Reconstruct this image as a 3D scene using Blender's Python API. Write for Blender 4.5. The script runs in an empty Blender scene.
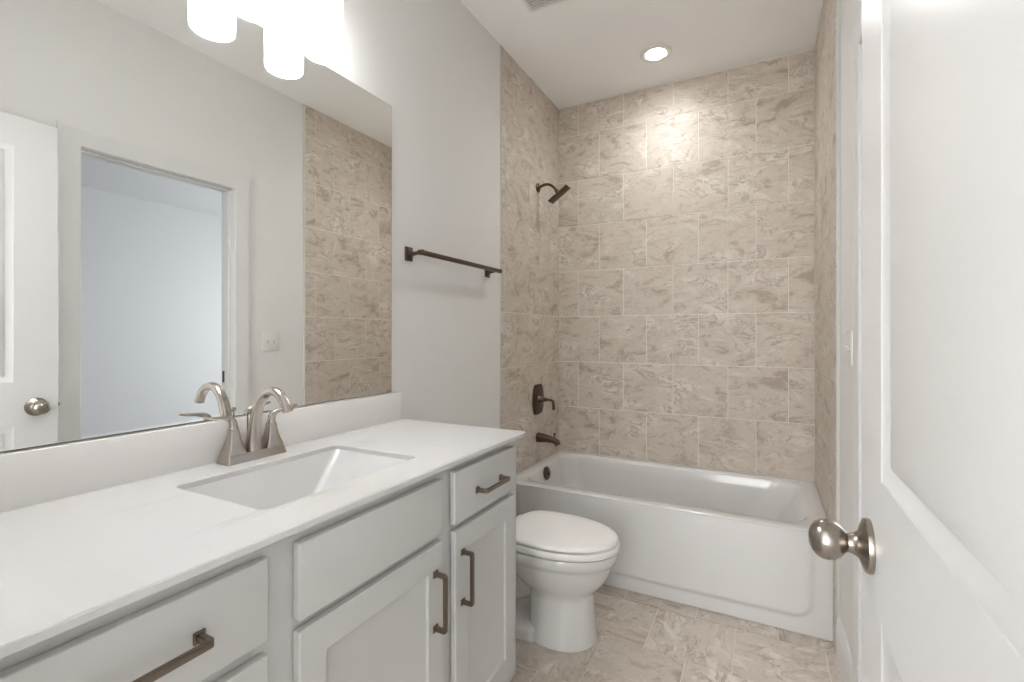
import bpy, bmesh, math, random
from math import pi, sin, cos, radians, sqrt
from mathutils import Vector, Matrix

random.seed(7)
sc = bpy.context.scene
C = sc.collection

# ------------------------------------------------------------------ camera, view, world, lights
CZ = 1.255
cam_d = bpy.data.cameras.new('camera')
cam_d.sensor_width = 36.0
cam_d.lens = 476.7 * 36.0 / 1024.0
cam_d.shift_y = -6.4 / 1024.0
cam_d.clip_start = 0.02
cam = bpy.data.objects.new('camera', cam_d)
cam.location = (1.2706, 0.0, CZ)
cam.rotation_euler = (pi / 2, 0, 0.48428)
C.objects.link(cam)
sc.camera = cam

sc.view_settings.view_transform = 'Standard'
sc.view_settings.look = 'None'
sc.view_settings.gamma = 1.0
sc.view_settings.use_curve_mapping = False
sc.view_settings.exposure = 1.77
sc.cycles.max_bounces = 14
sc.cycles.diffuse_bounces = 9
sc.cycles.glossy_bounces = 6

SHADE_E = 3.7        # glowing glass shades of the vanity light
CAN_E = 24.0         # lens of the recessed light
HALL_W = 38.0        # added fill light in the hall behind the camera
NEXT_W = 24.0        # added light for assumed daylight in the room behind the side doorway

world = bpy.data.worlds.new('world')
sc.world = world
world.use_nodes = True
world.node_tree.nodes['Background'].inputs[0].default_value = (0.75, 0.85, 1.0, 1)
world.node_tree.nodes['Background'].inputs[1].default_value = 0.6

def area(name, loc, rot, sx, sy, watts, col=(1, 1, 1), spread=None):
    l = bpy.data.lights.new(name, 'AREA')
    l.shape = 'RECTANGLE'; l.size = sx; l.size_y = sy; l.energy = watts; l.color = col
    if spread: l.spread = spread
    o = bpy.data.objects.new(name, l); o.location = loc; o.rotation_euler = rot
    C.objects.link(o)
    return o

# added fill light in the hall behind the entry door, shining towards the bathroom
area('hall_fill_light', (0.9, -2.3, 1.5), (radians(90), 0, 0), 2.6, 2.2, HALL_W, (0.985, 0.99, 1.0))
# added area light for assumed daylight in the neighbouring room, no window built
area('bedroom_added_light', (3.2, 5.3, 1.25), (radians(-90), 0, 0), 2.4, 1.6, NEXT_W, (0.955, 0.975, 1.0))

# ------------------------------------------------------------------ helpers
def set_in(node, names, val):
    for n in names:
        if n in node.inputs:
            node.inputs[n].default_value = val
            return

def mat(name, col, rough=0.5, metal=0.0, spec=0.5, coat=0.0, bump=None):
    m = bpy.data.materials.new(name); m.use_nodes = True
    nt = m.node_tree; b = nt.nodes['Principled BSDF']
    b.inputs['Base Color'].default_value = (*col, 1)
    b.inputs['Roughness'].default_value = rough
    b.inputs['Metallic'].default_value = metal
    set_in(b, ['Specular IOR Level'], spec)
    set_in(b, ['Coat Weight'], coat)
    set_in(b, ['Coat Roughness'], 0.08)
    # gentle procedural variation keeps surfaces from looking computed
    tc = nt.nodes.new('ShaderNodeTexCoord')
    nz = nt.nodes.new('ShaderNodeTexNoise')
    nz.inputs['Scale'].default_value = bump[0] if bump else 60
    nz.inputs['Detail'].default_value = 4
    nt.links.new(tc.outputs['Object'], nz.inputs['Vector'])
    bp = nt.nodes.new('ShaderNodeBump')
    bp.inputs['Strength'].default_value = bump[1] if bump else 0.02
    bp.inputs['Distance'].default_value = 0.002
    nt.links.new(nz.outputs['Fac'], bp.inputs['Height'])
    nt.links.new(bp.outputs['Normal'], b.inputs['Normal'])
    return m

def emis(name, col, e, base=(0.9, 0.9, 0.9)):
    m = bpy.data.materials.new(name); m.use_nodes = True
    b = m.node_tree.nodes['Principled BSDF']
    b.inputs['Base Color'].default_value = (*base, 1)
    b.inputs['Roughness'].default_value = 0.25
    set_in(b, ['Emission Color'], (*col, 1)); set_in(b, ['Emission Strength'], e)
    return m

def link_mesh(name, bm, m, parent=None, smooth=None, loc=None):
    bmesh.ops.remove_doubles(bm, verts=bm.verts, dist=1e-6)
    bmesh.ops.recalc_face_normals(bm, faces=bm.faces)
    me = bpy.data.meshes.new(name); bm.to_mesh(me); bm.free()
    me.materials.append(m)
    if smooth is not None:
        me.polygons.foreach_set('use_smooth', [True] * len(me.polygons))
        me.set_sharp_from_angle(angle=radians(smooth))
    o = bpy.data.objects.new(name, me); C.objects.link(o)
    if parent is not None:
        o.parent = parent
        o.matrix_parent_inverse = Matrix.Translation(-parent_world(parent))
    return o

def parent_world(p):
    v = Vector((0, 0, 0))
    while p is not None:
        v += Vector(p.location); pp = p.parent
        if pp is not None:
            v += p.matrix_parent_inverse.translation
        p = pp
    return v

def tag(o, label=None, cat=None, group=None, kind=None):
    if label: o['label'] = label
    if cat: o['category'] = cat
    if group: o['group'] = group
    if kind: o['kind'] = kind
    return o

def thing(name, loc, label, cat, group=None):
    o = bpy.data.objects.new(name, None); o.empty_display_size = 0.05
    o.location = loc; C.objects.link(o)
    return tag(o, label, cat, group)

def box(bm, x0, x1, y0, y1, z0, z1, bev=0.0, seg=2):
    r = bmesh.ops.create_cube(bm, size=1.0)
    vs = r['verts']
    for v in vs:
        v.co = Vector(((x0 + x1) / 2 + v.co.x * (x1 - x0), (y0 + y1) / 2 + v.co.y * (y1 - y0), (z0 + z1) / 2 + v.co.z * (z1 - z0)))
    if bev > 0:
        es = list({e for v in vs for e in v.link_edges})
        bmesh.ops.bevel(bm, geom=es, offset=bev, segments=seg, affect='EDGES', profile=0.5)
    return bm

def NB(): return bmesh.new()

def loft(bm, rings, closed=True, cap0=True, cap1=True):
    vr = [[bm.verts.new(p) for p in r] for r in rings]
    n = len(vr[0])
    for a, b in zip(vr[:-1], vr[1:]):
        for i in range(n if closed else n - 1):
            j = (i + 1) % n
            try: bm.faces.new((a[i], a[j], b[j], b[i]))
            except ValueError: pass
    if cap0: bm.faces.new(vr[0])
    if cap1: bm.faces.new(vr[-1])
    return vr

def sup(t, a, b, e):
    c, s = cos(t), sin(t)
    return (a * math.copysign(abs(c) ** (2 / e), c), b * math.copysign(abs(s) ** (2 / e), s))

def sweep(bm, path, radii, up=(0, 0, 1), n=20, e=2.0, cap=True):
    """path points, radii (ra, rb) per point: ra along the side axis, rb along the other"""
    P = [Vector(p) for p in path]; rings = []
    U = Vector(up)
    for i, p in enumerate(P):
        t = (P[min(i + 1, len(P) - 1)] - P[max(i - 1, 0)]).normalized()
        s = t.cross(U)
        if s.length < 1e-4: s = t.cross(Vector((0, 1, 0)))
        s.normalize(); w = s.cross(t).normalized()
        ra, rb = radii[i] if isinstance(radii, list) else radii
        rings.append([p + s * q[0] + w * q[1] for q in (sup(2 * pi * k / n, ra, rb, e) for k in range(n))])
    return loft(bm, rings, True, cap, cap)

def lathe(bm, prof, origin, axis, n=40, sq=(1, 1)):
    """prof: (radius, distance along axis)"""
    A = Vector(axis).normalized(); O = Vector(origin)
    h = Vector((0, 0, 1)) if abs(A.z) < 0.9 else Vector((0, 1, 0))
    S = A.cross(h).normalized(); T = S.cross(A).normalized()
    rings = []
    for r, d in prof:
        r = max(r, 1e-4)
        rings.append([O + A * d + S * (r * sq[0] * cos(2 * pi * k / n)) + T * (r * sq[1] * sin(2 * pi * k / n)) for k in range(n)])
    return loft(bm, rings)

def bez(p0, p1, p2, p3, n=12):
    out = []
    for i in range(n + 1):
        t = i / n
        out.append(Vector(p0) * (1 - t) ** 3 + Vector(p1) * 3 * t * (1 - t) ** 2 + Vector(p2) * 3 * t * t * (1 - t) + Vector(p3) * t ** 3)
    return out

def catmull(pts, per=8):
    P = [Vector(p) for p in pts]; out = []
    for i in range(len(P) - 1):
        a = P[max(i - 1, 0)]; b = P[i]; c = P[i + 1]; d = P[min(i + 2, len(P) - 1)]
        for k in range(per):
            t = k / per
            out.append(0.5 * ((2 * b) + (c - a) * t + (2 * a - 5 * b + 4 * c - d) * t * t + (3 * b - a - 3 * c + d) * t ** 3))
    out.append(P[-1])
    return out

def lerpl(vals, per=8):
    """catmull for tuples"""
    P = [Vector((*v, 0)) for v in vals]
    return [(q.x, q.y) for q in catmull(P, per)]

def board(bm, M, w, h, th, panels, prof, back=True, edge=0.003):
    """rectangular board, face in local a-b plane, outward normal +n; panels = (a0,a1,b0,b1); prof = [(inset, depth)]"""
    def face_side(n0, sgn):
        e = edge
        As = sorted({e, w - e, *[p[0] for p in panels], *[p[1] for p in panels]})
        Bs = sorted({e, h - e, *[p[2] for p in panels], *[p[3] for p in panels]})
        for i in range(len(As) - 1):
            for j in range(len(Bs) - 1):
                ca, cb = (As[i] + As[i + 1]) / 2, (Bs[j] + Bs[j + 1]) / 2
                if any(p[0] < ca < p[1] and p[2] < cb < p[3] for p in panels): continue
                vs = [bm.verts.new(M @ Vector((a, b, n0))) for a, b in ((As[i], Bs[j]), (As[i + 1], Bs[j]), (As[i + 1], Bs[j + 1]), (As[i], Bs[j + 1]))]
                bm.faces.new(vs)
        for p in panels:
            rings = []
            for ins, dep in prof:
                rings.append([M @ Vector((a, b, n0 - sgn * dep)) for a, b in ((p[0] + ins, p[2] + ins), (p[1] - ins, p[2] + ins), (p[1] - ins, p[3] - ins), (p[0] + ins, p[3] - ins))])
            loft(bm, rings, True, False, True)
    face_side(th, 1)
    if back: face_side(0, -1)
    e = edge
    def rr(ins, n): return [M @ Vector((a, b, n)) for a, b in ((ins, ins), (w - ins, ins), (w - ins, h - ins), (ins, h - ins))]
    rings = [rr(e, 0), rr(0, e), rr(0, th - e), rr(e, th)]
    loft(bm, rings, True, not back, False)
    return bm

def frameM(origin, a, b, n):
    a, b, n = Vector(a), Vector(b), Vector(n)
    M = Matrix.Identity(4)
    for r in range(3):
        M[r][0] = a[r]; M[r][1] = b[r]; M[r][2] = n[r]; M[r][3] = origin[r]
    return M

# ------------------------------------------------------------------ materials
wall_m = mat('painted_wall', (0.738, 0.729, 0.709), 0.75, bump=(220, 0.06))
ceil_m = mat('ceiling_paint', (0.90, 0.896, 0.886), 0.85, bump=(180, 0.08))
trim_m = mat('semi_gloss_trim', (0.72, 0.717, 0.705), 0.34, bump=(40, 0.03))
door_m = mat('door_paint', (0.665, 0.663, 0.655), 0.32, bump=(40, 0.03))
next_m = mat('neighbour_room_paint', (0.68, 0.69, 0.70), 0.8, bump=(200, 0.05))
cab_m = mat('cabinet_paint', (0.56, 0.558, 0.545), 0.36, bump=(50, 0.03))
porc_m = mat('porcelain', (0.69, 0.685, 0.67), 0.10, coat=0.4, bump=(8, 0.0))
sink_m = mat('sink_porcelain', (0.62, 0.62, 0.615), 0.12, coat=0.4, bump=(8, 0.0))
tub_m = mat('tub_enamel', (0.67, 0.665, 0.65), 0.14, coat=0.4, bump=(8, 0.0))
seat_m = mat('toilet_seat_plastic', (0.86, 0.85, 0.83), 0.18, bump=(8, 0.0))
grout_m = mat('grout', (0.76, 0.72, 0.655), 0.85, bump=(300, 0.15))
nickel_m = mat('brushed_nickel', (0.52, 0.475, 0.43), 0.27, 1.0, bump=(300, 0.02))
pull_m = mat('dark_nickel_pull', (0.235, 0.185, 0.148), 0.33, 1.0, bump=(300, 0.02))
bronze_m = mat('dark_bronze', (0.12, 0.086, 0.064), 0.33, 1.0, bump=(300, 0.02))
knob_m = mat('satin_nickel_knob', (0.36, 0.32, 0.28), 0.24, 1.0, bump=(300, 0.02))
dark_m = mat('gap_shade', (0.03, 0.028, 0.025), 0.8)  # painted shade for the gaps at the toilet seat and lid
plate_m = mat('switch_plastic', (0.74, 0.73, 0.70), 0.35)
edge_m = mat('mirror_edge', (0.16, 0.17, 0.16), 0.3)
shade_m = emis('glowing_glass_shade', (0.985, 0.99, 1.0), SHADE_E)
bulb_m = emis('glowing_bulb', (0.985, 0.99, 1.0), 24.0)
lens_m = emis('glowing_lens', (1.0, 0.995, 0.985), CAN_E)
vent_m = mat('vent_plastic', (0.62, 0.60, 0.58), 0.5)
caulk_m = mat('edge_caulk', (0.56, 0.55, 0.52), 0.6)

mirror_m = bpy.data.materials.new('mirror_glass'); mirror_m.use_nodes = True
_b = mirror_m.node_tree.nodes['Principled BSDF']
_b.inputs['Base Color'].default_value = (0.945, 0.955, 0.945, 1)
_b.inputs['Metallic'].default_value = 1.0; _b.inputs['Roughness'].default_value = 0.0

def stone_mat(name, base, dark, light, vein, rough, sc_=1.0, coat=0.0):
    """marbled beige ceramic: cloudy patches, brownish streaks and fine cracks; coordinates come from the per-tile UV (metres)"""
    m = bpy.data.materials.new(name); m.use_nodes = True
    nt = m.node_tree; N = nt.nodes; L = nt.links; b = N['Principled BSDF']
    uv = N.new('ShaderNodeUVMap'); uv.uv_map = 'tile'
    def noise(vec, s, det, ro=0.55, dist=0.0):
        n = N.new('ShaderNodeTexNoise'); n.inputs['Scale'].default_value = s * sc_; n.inputs['Detail'].default_value = det
        n.inputs['Roughness'].default_value = ro; n.inputs['Distortion'].default_value = dist
        L.new(vec, n.inputs['Vector']); return n
    def ramp(fac, stops):
        r = N.new('ShaderNodeValToRGB'); cr = r.color_ramp
        cr.elements[0].position = stops[0][0]; cr.elements[0].color = stops[0][1]
        cr.elements[1].position = stops[-1][0]; cr.elements[1].color = stops[-1][1]
        for p, c in stops[1:-1]:
            e = cr.elements.new(p); e.color = c
        L.new(fac, r.inputs['Fac']); return r
    mp = N.new('ShaderNodeMapping'); mp.inputs['Scale'].default_value = (0.75, 1.35, 1); mp.inputs['Rotation'].default_value = (0, 0, 0.5)
    L.new(uv.outputs['UV'], mp.inputs['Vector'])
    w = noise(mp.outputs['Vector'], 5.0, 3)
    mixv = N.new('ShaderNodeMix'); mixv.data_type = 'VECTOR'; mixv.inputs['Factor'].default_value = 0.13
    L.new(mp.outputs['Vector'], mixv.inputs[4]); L.new(w.outputs['Color'], mixv.inputs[5])
    wv = mixv.outputs[1]
    cloud = noise(wv, 7.5, 8, 0.70, 0.5)
    k = lambda v: (v, v, v, 1)
    c1 = ramp(cloud.outputs['Fac'], [(0.36, (*dark, 1)), (0.46, (*base, 1)), (0.52, (*base, 1)), (0.63, (*light, 1))])
    # streaks: narrow bands of a second noise
    st = noise(wv, 10.0, 5, 0.6, 1.2)
    band = ramp(st.outputs['Fac'], [(0.44, k(0)), (0.492, k(1)), (0.505, k(0.9)), (0.53, k(0))])
    msk = noise(wv, 7.5, 2)
    mr = ramp(msk.outputs['Fac'], [(0.44, k(0)), (0.62, k(1))])
    mul = N.new('ShaderNodeMath'); mul.operation = 'MULTIPLY'
    L.new(band.outputs['Color'], mul.inputs[0]); L.new(mr.outputs['Color'], mul.inputs[1])
    mul2 = N.new('ShaderNodeMath'); mul2.operation = 'MULTIPLY'; mul2.inputs[1].default_value = 0.60
    L.new(mul.outputs[0], mul2.inputs[0])
    mx = N.new('ShaderNodeMix'); mx.data_type = 'RGBA'
    L.new(mul2.outputs[0], mx.inputs['Factor']); L.new(c1.outputs['Color'], mx.inputs[6]); mx.inputs[7].default_value = (*vein, 1)
    fine = noise(uv.outputs['UV'], 90.0, 3)
    fr = ramp(fine.outputs['Fac'], [(0.35, k(0.94)), (0.65, k(1.05))])
    mf = N.new('ShaderNodeMix'); mf.data_type = 'RGBA'; mf.blend_type = 'MULTIPLY'; mf.inputs['Factor'].default_value = 1.0
    L.new(mx.outputs[2], mf.inputs[6]); L.new(fr.outputs['Color'], mf.inputs[7])
    L.new(mf.outputs[2], b.inputs['Base Color'])
    b.inputs['Roughness'].default_value = rough
    set_in(b, ['Coat Weight'], coat)
    bp = N.new('ShaderNodeBump'); bp.inputs['Strength'].default_value = 0.12; bp.inputs['Distance'].default_value = 0.002
    L.new(cloud.outputs['Fac'], bp.inputs['Height']); L.new(bp.outputs['Normal'], b.inputs['Normal'])
    return m

tile_m = stone_mat('beige_marbled_wall_tile', (0.572, 0.508, 0.438), (0.385, 0.320, 0.256), (0.665, 0.612, 0.545), (0.270, 0.208, 0.155), 0.50)
floor_m = stone_mat('beige_marbled_floor_tile', (0.590, 0.524, 0.452), (0.380, 0.315, 0.252), (0.73, 0.677, 0.61), (0.26, 0.198, 0.148), 0.28, 0.9)

def quartz():
    m = bpy.data.materials.new('white_quartz'); m.use_nodes = True
    nt = m.node_tree; N = nt.nodes; L = nt.links; b = N['Principled BSDF']
    tc = N.new('ShaderNodeTexCoord')
    mp = N.new('ShaderNodeMapping'); mp.inputs['Rotation'].default_value = (0, 0, 0.35); mp.inputs['Scale'].default_value = (1.6, 0.6, 1)
    L.new(tc.outputs['Object'], mp.inputs['Vector'])
    n = N.new('ShaderNodeTexNoise'); n.inputs['Scale'].default_value = 3.2; n.inputs['Detail'].default_value = 6; n.inputs['Distortion'].default_value = 0.8
    L.new(mp.outputs['Vector'], n.inputs['Vector'])
    r = N.new('ShaderNodeValToRGB'); cr = r.color_ramp
    w = (0.635, 0.633, 0.625, 1); g = (0.50, 0.495, 0.485, 1)
    cr.elements[0].position = 0.475; cr.elements[0].color = w
    cr.elements[1].position = 0.53; cr.elements[1].color = w
    e = cr.elements.new(0.5); e.color = g
    L.new(n.outputs['Fac'], r.inputs['Fac'])
    n2 = N.new('ShaderNodeTexNoise'); n2.inputs['Scale'].default_value = 2.0
    L.new(mp.outputs['Vector'], n2.inputs['Vector'])
    r2 = N.new('ShaderNodeValToRGB'); r2.color_ramp.elements[0].position = 0.48; r2.color_ramp.elements[1].position = 0.62
    L.new(n2.outputs['Fac'], r2.inputs['Fac'])
    mx = N.new('ShaderNodeMix'); mx.data_type = 'RGBA'
    L.new(r2.outputs['Color'], mx.inputs['Factor']); mx.inputs[6].default_value = w; L.new(r.outputs['Color'], mx.inputs[7])
    L.new(mx.outputs[2], b.inputs['Base Color']); b.inputs['Roughness'].default_value = 0.16
    return m
quartz_m = quartz()
splash_m = mat('white_backsplash', (0.80, 0.78, 0.765), 0.2, bump=(8, 0.0))

# ------------------------------------------------------------------ room dimensions (metres)
W = 1.524; WR = 1.537; D = 3.114; H = 2.84; NY = 0.12; DX = 0.008
TE_L = 2.280; TE_R = 2.236          # front edges of the tiled surround on left and right wall
OY0, OY1, OZ = 1.022, 1.745, 2.122  # side doorway
Z0 = 0.4446; RH = 0.3116; TP = 0.3132

def struct(name, bm, m, parent=None, smooth=None):
    o = link_mesh(name, bm, m, parent, smooth)
    if parent is None: o['kind'] = 'structure'
    return o

# floor slab runs on through both doorways
bm = NB(); box(bm, -0.12, W + 0.12, NY - 0.12, D + 0.12, -0.10, -0.002)
floor = struct('floor', bm, grout_m)
bm = NB(); box(bm, -0.12, W + 0.12, NY - 0.12, D + 0.12, H, H + 0.1); ceiling = struct('ceiling', bm, ceil_m)
bm = NB(); box(bm, -0.12, 0, NY - 0.12, D + 0.12, -0.002, H); wall_left = struct('wall_left', bm, wall_m)
bm = NB(); box(bm, 0, WR, D + 0.008, D + 0.12, -0.002, H); wall_back = struct('wall_back', bm, wall_m)
bm = NB()
box(bm, WR, WR + 0.12, NY - 0.12, OY0 - 0.018, -0.002, H); box(bm, WR, WR + 0.12, OY1 + 0.018, D + 0.12, -0.002, H); box(bm, WR, WR + 0.12, OY0 - 0.018, OY1 + 0.018, OZ + 0.018, H)
wall_right = struct('wall_right', bm, wall_m)
EX0, EX1, EZ = 0.655, 1.448, 2.155    # entry doorway in the near wall (the camera stands in it)
bm = NB()
box(bm, 0, EX0, NY - 0.12, NY, -0.002, H); box(bm, EX1, WR, NY - 0.12, NY, -0.002, H); box(bm, EX0, EX1, NY - 0.12, NY, EZ, H)
wall_near = struct('wall_near', bm, wall_m)

# ---- tiles: real bevelled tiles on a grout bed, one mesh for each tiled face
def tile_mesh(bm, M, u0, u1, v0, v1, rows, joints, g=0.0040, lift=0.0022, bev=0.0016, rotate=False):
    uvl = bm.loops.layers.uv.new('tile')
    for ri in range(len(rows) - 1):
        b0, b1 = max(rows[ri], v0), min(rows[ri + 1], v1)
        if b1 - b0 < 0.006: continue
        js = joints(ri)
        for a0, a1 in zip(js[:-1], js[1:]):
            a0, a1 = max(a0, u0), min(a1, u1)
            if a1 - a0 < 0.006: continue
            x0, x1, y0, y1 = a0 + g / 2, a1 - g / 2, b0 + g / 2, b1 - g / 2
            ox, oy = random.uniform(0, 40), random.uniform(0, 40)
            ang = random.choice((0, pi / 2, pi, 3 * pi / 2)) if rotate else random.choice((0, pi)) 
            def V(a, b, n):
                v = bm.verts.new(M @ Vector((a, b, n))); return (v, a, b)
            r0 = [V(a, b, -0.001) for a, b in ((x0, y0), (x1, y0), (x1, y1), (x0, y1))]
            r1 = [V(a, b, lift - bev * 0.6) for a, b in ((x0, y0), (x1, y0), (x1, y1), (x0, y1))]
            q = bev
            r2 = [V(a, b, lift) for a, b in ((x0 + q, y0 + q), (x1 - q, y0 + q), (x1 - q, y1 - q), (x0 + q, y1 - q))]
            fs = []
            for A, B in ((r0, r1), (r1, r2)):
                for i in range(4):
                    j = (i + 1) % 4; fs.append((A[i], A[j], B[j], B[i]))
            fs.append(tuple(r2))
            for f in fs:
                fc = bm.faces.new([t[0] for t in f])
                for lp, t in zip(fc.loops, f):
                    a, b = t[1] - a0, t[2] - b0
                    lp[uvl].uv = (ox + a * cos(ang) - b * sin(ang), oy + a * sin(ang) + b * cos(ang))
rows = [Z0 + RH * k for k in range(-2, 9)]
def row_joints(off_odd, off_even, span):
    def f(ri):
        k = ri - 2
        o = off_odd if k % 2 else off_even
        return [o + TP * i for i in range(-3, int(span / TP) + 4)]
    return f
TL = 0.0022
def tiled_face(parent, M, u1, v0, v1, joints):
    bm = NB(); tile_mesh(bm, M, 0, u1, v0, v1, rows, joints, lift=TL)
    t = struct('tiling', bm, tile_m, parent)
    return t
# grout beds
def bed(parent, x0, x1, y0, y1, z0, z1, m=grout_m, name='grout_bed'):
    b = NB(); box(b, x0, x1, y0, y1, z0, z1); return struct(name, b, m, parent)
B = 0.003; BW = W + 0.0022
bed(wall_back, 0, WR, D + 0.0022, D + 0.008, 0, H)
tiled_face(wall_back, frameM((0, D + 0.0022, 0), (1, 0, 0), (0, 0, 1), (0, -1, 0)), W, Z0 - 0.02, H - 0.004, row_joints(0.1469, 0.2959, W))
bed(wall_left, 0, B, TE_L, D + 0.002, 0, H)
tiled_face(wall_left, frameM((B, D, 0), (0, -1, 0), (0, 0, 1), (1, 0, 0)), D - TE_L, 0.0, H - 0.004, row_joints(0.163, 0.335, 1))
bed(wall_right, BW, WR, TE_R, D, 0, H)
tiled_face(wall_right, frameM((BW, D, 0), (0, -1, 0), (0, 0, 1), (-1, 0, 0)), D - TE_R, 0.0, H - 0.004, row_joints(0.163, 0.313, 1))
# light caulk line closing the tile edge
b = NB(); box(b, 0, B + TL, TE_L - 0.007, TE_L, 0, H, 0.002); struct('edge_trim', b, caulk_m, wall_left)
b = NB(); box(b, W, WR, TE_R - 0.007, TE_R, 0, H, 0.002); struct('edge_trim', b, caulk_m, wall_right)

# floor tiles: brick pattern, rows parallel to the tub
frows = [2.2475 + 0.3135 * k for k in range(-8, 4)]
def fj(ri):
    k = ri - 8
    o = 0.042 + (0.162 if (k % 2) else 0.0) 
    return [o + 0.3215 * i for i in range(-2, 8)]
bm = NB(); tile_mesh(bm, frameM((0, 0, -0.002), (1, 0, 0), (0, 1, 0), (0, 0, 1)), 0, W + 0.06, 0, D, frows, fj, g=0.0035, lift=0.002, bev=0.0012, rotate=True)
struct('floor_tiling', bm, floor_m, floor)

# baseboard
def base_prof(): return [(0, 0), (0.014, 0), (0.014, 0.125), (0.011, 0.135), (0.011, 0.145), (0.006, 0.160), (0.003, 0.166), (0, 0.166)]
def baseboard_y(name, xw, sgn, y0, y1):
    bm = NB(); rings = [[Vector((xw + sgn * p, y, q)) for p, q in base_prof()] for y in (y0, y1)]
    loft(bm, rings); return struct(name, bm, trim_m)
baseboard_y('baseboard_right', WR, -1, 1.834, TE_R - 0.008)
baseboard_y('baseboard_left', 0, 1, 1.47, TE_L - 0.008)

# side doorway: jamb, stop and casing
bm = NB()
prof = [(0, 0), (0, 0.010), (0.004, 0.013), (0.020, 0.011), (0.030, 0.013), (0.060, 0.014), (0.074, 0.0155), (0.080, 0.016), (0.086, 0.015), (0.088, 0)]
r0 = []
ringsA = []
for (py, pz, dy, dz) in ((OY0, 0, -1, 0), (OY0, OZ, -1, 1), (OY1, OZ, 1, 1), (OY1, 0, 1, 0)):
    ringsA.append([Vector((WR - t, py + dy * (q + 0.0), pz + dz * q)) for q, t in prof])
loft(bm, ringsA)
trim_1 = struct('trim_1', bm, trim_m, None, 30)
bm = NB(); J = 0.012
box(bm, WR + 0.0002, WR + 0.121, OY0 - 0.0175, OY0, 0, OZ + 0.0175)
box(bm, WR + 0.0002, WR + 0.121, OY1, OY1 + 0.0175, 0, OZ + 0.0175); box(bm, WR + 0.0002, WR + 0.121, OY0 + 0.0002, OY1 - 0.0002, OZ, OZ + 0.0172)
for a in (0,):
    box(bm, WR + 0.035, WR + 0.075, OY0, OY0 + 0.011, 0, OZ, 0.002); box(bm, WR + 0.035, WR + 0.075, OY1 - 0.011, OY1, 0, OZ, 0.002)
    box(bm, WR + 0.035, WR + 0.075, OY0, OY1, OZ - 0.011, OZ, 0.002)
struct('door_jamb', bm, trim_m, trim_1)
bm = NB(); box(bm, WR + 0.086, WR + 0.110, OY1 - 0.003, OY1 + 0.001, 0.965, 1.035, 0.001)
tag(struct('strike_plate', bm, bronze_m, trim_1), 'dark strike plate')
bm = NB(); box(bm, WR + 0.080, WR + 0.112, OY0 - 0.001, OY0 + 0.003, 1.12, 1.21, 0.001); box(bm, WR + 0.080, WR + 0.112, OY0 - 0.001, OY0 + 0.003, 1.86, 1.95, 0.001)
tag(struct('hinge_leaf', bm, knob_m, trim_1), 'satin nickel hinge leaves')

# room beyond the side doorway
bm = NB(); box(bm, WR + 0.12, 5.3, -1.2, 5.6, -0.1, -0.001); carpet_m = mat('grey_carpet', (0.36, 0.35, 0.33), 0.95, bump=(400, 0.5))
tag(struct('floor', bm, carpet_m))
bm = NB(); box(bm, WR + 0.12, 5.3, -1.2, 5.6, H, H + 0.1); struct('ceiling', bm, next_m)
bm = NB(); box(bm, 5.18, 5.3, -1.2, 5.6, 0, H); struct('wall_bedroom_far', bm, next_m)
bm = NB(); box(bm, WR + 0.12, 5.18, 5.48, 5.6, 0, H); struct('wall_bedroom_back', bm, next_m)  # blank wall behind the added light, without a window
bm = NB(); box(bm, WR + 0.12, 5.18, -1.2, -1.08, 0, H); struct('wall_bedroom_near', bm, next_m)
bm = NB(); box(bm, WR + 0.121, WR + 0.17, 1.9, 5.48, 0, H); struct('wall_bedroom_side', bm, next_m)
bm = NB(); rings = [[Vector((5.18 - p, y, q)) for p, q in base_prof()] for y in (-1.08, 5.48)]; loft(bm, rings); struct('baseboard_bedroom', bm, trim_m)

# hall behind the camera
bm = NB(); box(bm, -1.2, WR + 0.12, -2.6, NY - 0.12, -0.1, -0.001); struct('floor', bm, carpet_m)
bm = NB(); box(bm, -1.2, WR + 0.12, -2.6, NY - 0.12, H, H + 0.1); struct('ceiling', bm, ceil_m)
bm = NB(); box(bm, -1.2, WR + 0.12, -2.72, -2.6, 0, H); struct('wall_hall_far', bm, wall_m)
bm = NB(); box(bm, -1.32, -1.2, -2.6, 0, 0, H); struct('wall_hall_left', bm, wall_m)
bm = NB(); box(bm, WR + 0.0, WR + 0.12, -2.6, 0, 0, H); struct('wall_hall_right', bm, wall_m)

# ------------------------------------------------------------------ entry door, opened flat along the right wall
XD = 1.405; DY0, DY1 = 0.145, 0.900; DZ0, DZ1 = 0.012, 2.139
def door_slab():
    bm = NB()
    w = DY1 - DY0; h = DZ1 - DZ0
    M = frameM((XD + 0.035, DY1, DZ0), (0, -1, 0), (0, 0, 1), (-1, 0, 0))
    st = 0.138; 
    pans = [(st, w - st, 0.235, 0.885 - DZ0), (st, w - st, 1.064 - DZ0, 2.015 - DZ0)]
    prof = [(0, 0), (0.003, 0.0018), (0.016, 0.0052), (0.019, 0.0064), (0.024, 0.0064), (0.027, 0.0046), (0.048, 0.0016), (0.052, 0.0008)]
    board(bm, M, w, h, 0.035, pans, prof)
    return bm
door_1 = struct('door_1', door_slab(), door_m, None, 25)
tag(door_1, 'white two-panel entry door standing open along the right wall', None)
door_1['kind'] = 'structure'
KY, KZ = 0.829, 0.957
bm = NB()
lathe(bm, [(0.0, 0), (0.0370, 0), (0.0375, 0.003), (0.0365, 0.008), (0.030, 0.0115), (0.019, 0.016), (0.0155, 0.021), (0.0135, 0.026), (0.0130, 0.030), (0.0150, 0.033), (0.0215, 0.039), (0.0262, 0.047), (0.0282, 0.056), (0.0275, 0.065), (0.0235, 0.073), (0.0165, 0.079), (0.008, 0.0825), (0.0, 0.0832)], (XD, KY, KZ), (-1, 0, 0), 48)
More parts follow.
